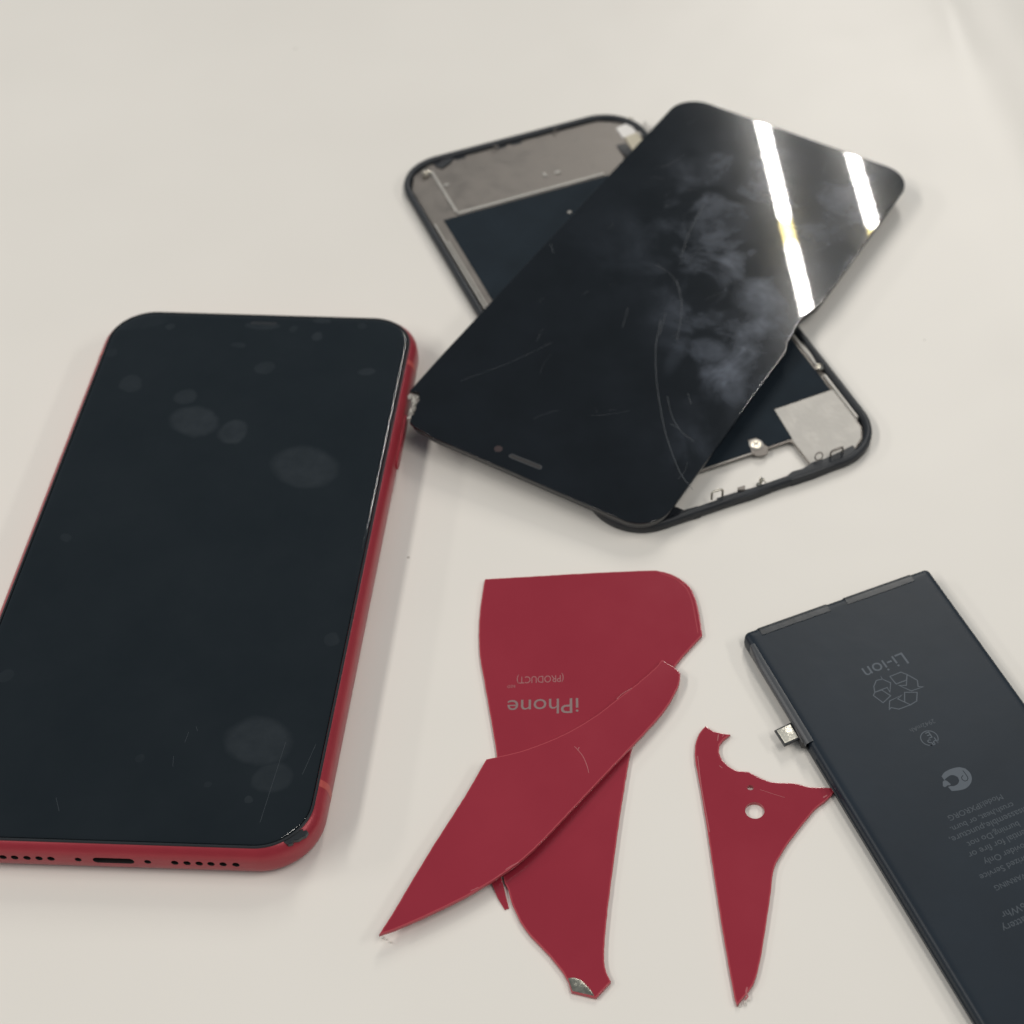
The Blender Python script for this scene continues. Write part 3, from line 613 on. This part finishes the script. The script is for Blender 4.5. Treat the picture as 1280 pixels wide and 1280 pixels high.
# hooked piece with the lens holes
c = pix(925, 1050, 0); MC = frameZ(c.x, c.y, 0.05, 0)
C_PTS = [(882, 907.4), (892.7, 914), (903.3, 916.6), (913, 917.8), (904.9, 924.2), (899.7, 930.3), (898.8, 939.4), (903.3, 950), (912.5, 958.6), (923, 963.8), (935.3, 964.4), (947.5, 970.8), (962.8, 977), (978, 978.4), (994.8, 979), (1008.5, 983), (1026.8, 984.2), (1040.5, 984.5), (1042.6, 989.7), (1034.4, 998.9), (1019, 1011), (996.3, 1038.5), (981, 1059.8), (967.3, 1085.7), (962.8, 1120.8), (955, 1172.6), (949, 1206), (941.4, 1230.5), (929, 1247), (921.6, 1256.4), (918.6, 1248.8), (908, 1190.9), (895.7, 1114.7), (883.5, 1032.4), (874.4, 977.5), (869, 950), (869, 931.8), (873.8, 916.6)]
sC, cvC = shard(C_PTS, MC, 0, 'hooked red glass piece with two round lens holes, beside the battery', holes=((943.5, 1013, 12.2, 10.4), (938, 984.5, 4.3, 3.1)), seed=8)
ribbon('edge_groove', catmull([cvC(*p) for p in ((872, 945), (877, 985), (887, 1040))], closed=False), .14, TH-.01, TH+.03, M['red_pale'], sC)
for s, w in ((((934, 1234), (932.5, 1240), (934.5, 1246), (931, 1250)), .28), (((1029, 997), (1034, 994)), .25), (((898, 918), (897, 926)), .16), (((950, 987), (965, 992), (981, 997)), .07), (((903, 921), (905, 918)), .14), (((899, 957), (903, 960)), .12)):
    ribbon('scratch', catmull([cvC(*p) for p in s], closed=False, step=.6), w, TH+.002, TH+.02, M['red_pale'], sC)
lumps('glass_flake', [tuple(MC.inverted() @ pix(x, y, .2)) for x, y in ((924, 1258), (931, 1255), (936, 1250))], .28, M['clear_chip'], sC, 22)

# ------------------------------------------------------------------ battery
BZ = 3.7
a = pix(928, 790, BZ); b = pix(1160, 708, BZ); wd = (b-a); ang = math.atan2(wd.y, wd.x); BW = wd.length; BL = 108.0
cen = a+wd/2+Vector((math.sin(ang), -math.cos(ang), 0))*(BL/2)
MBt = frameZ(cen.x, cen.y, 0, ang); MBi = MBt.inverted()
bat = empty('phone_battery', MBt)
tag(bat, 'flat black battery with grey printing and a small metal connector tab', 'battery')
def bp_(x, y, z=BZ): q = MBi @ pix(x, y, z); return (q.x, q.y)
bo = rrect(BW, BL, 1.3, 6)
def sag(x, y): return 0
solid('cell_body', bo, [(0, .5), (.25, .12), (1.2, 0), (BZ-1.0, .1), (BZ-.45, .32), (BZ-.14, .75), (BZ-.02, 1.3), (BZ, 2.0), (BZ, 2.6)], M['battery'], bat, smooth=50, rr=(BW, BL, 1.3, 6))
for q in (((944, 778), (1028, 748), (1032, 755), (947, 784)), ((1050.5, 741), (1131, 712.5), (1138, 719), (1055, 747))):
    P = [bp_(*p, BZ) for p in q]; xs = [p[0] for p in P]
    x0, x1 = min(xs), max(xs); y1 = BL/2
    V = []; Fc = []; pf = [(y1+.08, .6), (y1+.06, BZ-.9), (y1-.2, BZ-.3), (y1-.7, BZ+.02), (y1-1.4, BZ+.09), (y1-2.4, BZ+.10), (y1-2.45, BZ-.02)]
    nx = 8
    for i in range(nx+1):
        x = x0+(x1-x0)*i/nx
        for (y, z) in pf: V.append((x, y+random.uniform(-.07, .07)*(y < y1-2), z+random.uniform(-.006, .006)))
    k = len(pf)
    for i in range(nx):
        for j in range(k-1): Fc.append((i*k+j, (i+1)*k+j, (i+1)*k+j+1, i*k+j+1))
    link_mesh('end_tape', V, Fc, M['battery_tape'], bat, smooth=40)
# corner fold on the right-hand end
P = [bp_(x, y, BZ-.4) for x, y in ((1152, 709), (1157, 711), (1167, 722), (1172, 728), (1165, 731), (1158, 728))]

# side flap and flex strip on the left-hand side, with the connector
Ln = -BW/2
ys0 = bp_(938, 806)[1]; ys1 = bp_(1006, 930)[1]
V = []; Fc = []; ns = 14
for i in range(ns+1):
    t = i/ns; y = ys0+(ys1-ys0)*t; k = min(1, t*6)
    for (x, z) in ((Ln-.15*k, .9), (Ln-.75*k, BZ-1.1), (Ln-.55*k, BZ-.25), (Ln+.35, BZ+.06), (Ln+.95, BZ+.03)): V.append((x, y, z))
for i in range(ns):
    for j in range(4): Fc.append((i*5+j, (i+1)*5+j, (i+1)*5+j+1, i*5+j+1))
link_mesh('flex_strip', V, Fc, M['flex_strip'], bat, smooth=60)
cq = [bp_(*p, 2.6) for p in ((970, 913), (988, 904.5), (998.5, 922), (981, 930))]
conn = solid('connector_tab', inset(ccw(cq), -.22), [(2.0, 0), (2.5, 0), (2.58, .08)], M['gasket'], bat)
solid('connector_plate', inset(ccw(cq), .12), [(2.55, 0), (2.68, 0), (2.75, .1)], M['conn_gold'], conn)
fq = [bp_(*p, 2.4) for p in ((990, 905), (999, 902), (1010, 922), (1008, 931), (1002, 930))]
solid('flex_fold', fq, [(1.0, 0), (2.9, 0), (3.05, .2)], M['flex'], bat)
ribbon('side_seam', [(Ln-.02, ys1-3), (Ln-.02, -BL/2+1)], .35, 1.5, 1.75, M['flex_strip'], bat)
# printing
ZT = BZ
def btext(t, A, B, m='print'): return lettering('printing', t, bp_(*A), bp_(*B), ZT, M[m], bat)
btext('Li-ion', (1127, 815.5), (1076.5, 836))
z3 = lambda pts: [bp_(1060+x/5.82, 780+y/5.82) for x, y in pts]
for pl in (((305, 382), (385, 350), (430, 368), (425, 408), (350, 437)), ((430, 368), (505, 410), (510, 455), (548, 457), (460, 487), (372, 447), (424, 447)),
           ((240, 382), (252, 402), (310, 428), (305, 495), (285, 462), (195, 497), (188, 455), (205, 412), (248, 400)), ((195, 497), (185, 520), (255, 573), (310, 522), (245, 480)),
           ((412, 497), (503, 497), (500, 560), (455, 588), (412, 568)), ((455, 588), (370, 620), (315, 608), (300, 622), (303, 560), (392, 517), (362, 545))):
    ribbon('recycling_mark', z3(pl), .2, ZT+.001+.002*random.random(), ZT+.010+.004*random.random(), M['print'], bat, closed=True)
cc = z3([(592, 830)])[0]; rx = z3([(672, 830)])[0]
ribbon('safety_mark', circle(cc[0], cc[1], 1.72, 40), .18, ZT, ZT+.012, M['print'], bat, closed=True)
lettering('printing', 'PS', *z3([(630, 824), (572, 848)]), ZT, M['print'], bat)
lettering('printing', 'E', *z3([(588, 782), (560, 793)]), ZT, M['print'], bat)
btext('2942mAh', (1166.5, 898.6), (1136.5, 911.4), 'print_faint')
z8 = lambda pts: [bp_(1140+x/8.536, 930+y/8.536) for x, y in pts]
em_ = z8([(315, 345), (350, 300), (420, 265), (500, 248), (570, 262), (620, 310), (638, 370), (620, 430), (570, 475), (500, 495), (425, 502), (385, 458), (410, 450), (450, 448), (490, 425), (505, 390), (490, 355), (450, 335), (410, 335), (370, 360), (345, 385)])
solid('emblem', catmull(em_, step=.15), [(ZT-.01, 0), (ZT+.012, 0)], M['print'], bat, smooth=0)
solid('emblem', z8([(328, 402), (350, 385), (375, 395), (415, 430), (400, 442), (382, 440), (350, 462), (330, 450)]), [(ZT-.01, 0), (ZT+.010, 0)], M['print'], bat, smooth=0)
ribbon('emblem_hook', catmull(z8([(542, 283), (575, 325), (596, 362), (590, 388), (565, 397), (535, 380), (528, 355), (545, 335)]), closed=False, step=.12), .16, ZT+.011, ZT+.018, M['battery'], bat)
for t, A, B, mm in (('Model:IPXRORG', (1250.7, 992.7), (1183.9, 1020.2), 'print_faint'), ('crush,heat, or burn.', (1264.8, 1002.6), (1187, 1034.3), 'print_faint'), ('disassemble,puncture,', (1283, 1007.5), (1186, 1047.4), 'print_faint'),
                    ('burning.Do not', (1271.8, 1026.6), (1208, 1053), 'print_faint'), ('potential for fire or', (1295, 1030.5), (1209, 1066.5), 'print_faint'), ('Provider Only', (1288, 1050), (1228.4, 1075.3), 'print_faint'),
                    ('Authorized Service', (1304, 1059.5), (1223.4, 1094), 'print_faint'), ('WARNING', (1284, 1089.5), (1241.7, 1107.8), 'print_faint'), ('11.16Whr', (1298, 1120), (1250, 1141), 'print_faint'), ('Battery', (1286, 1142.5), (1251, 1158), 'print_faint')):
    btext(t, A, B, mm)

S.render.engine = 'CYCLES'
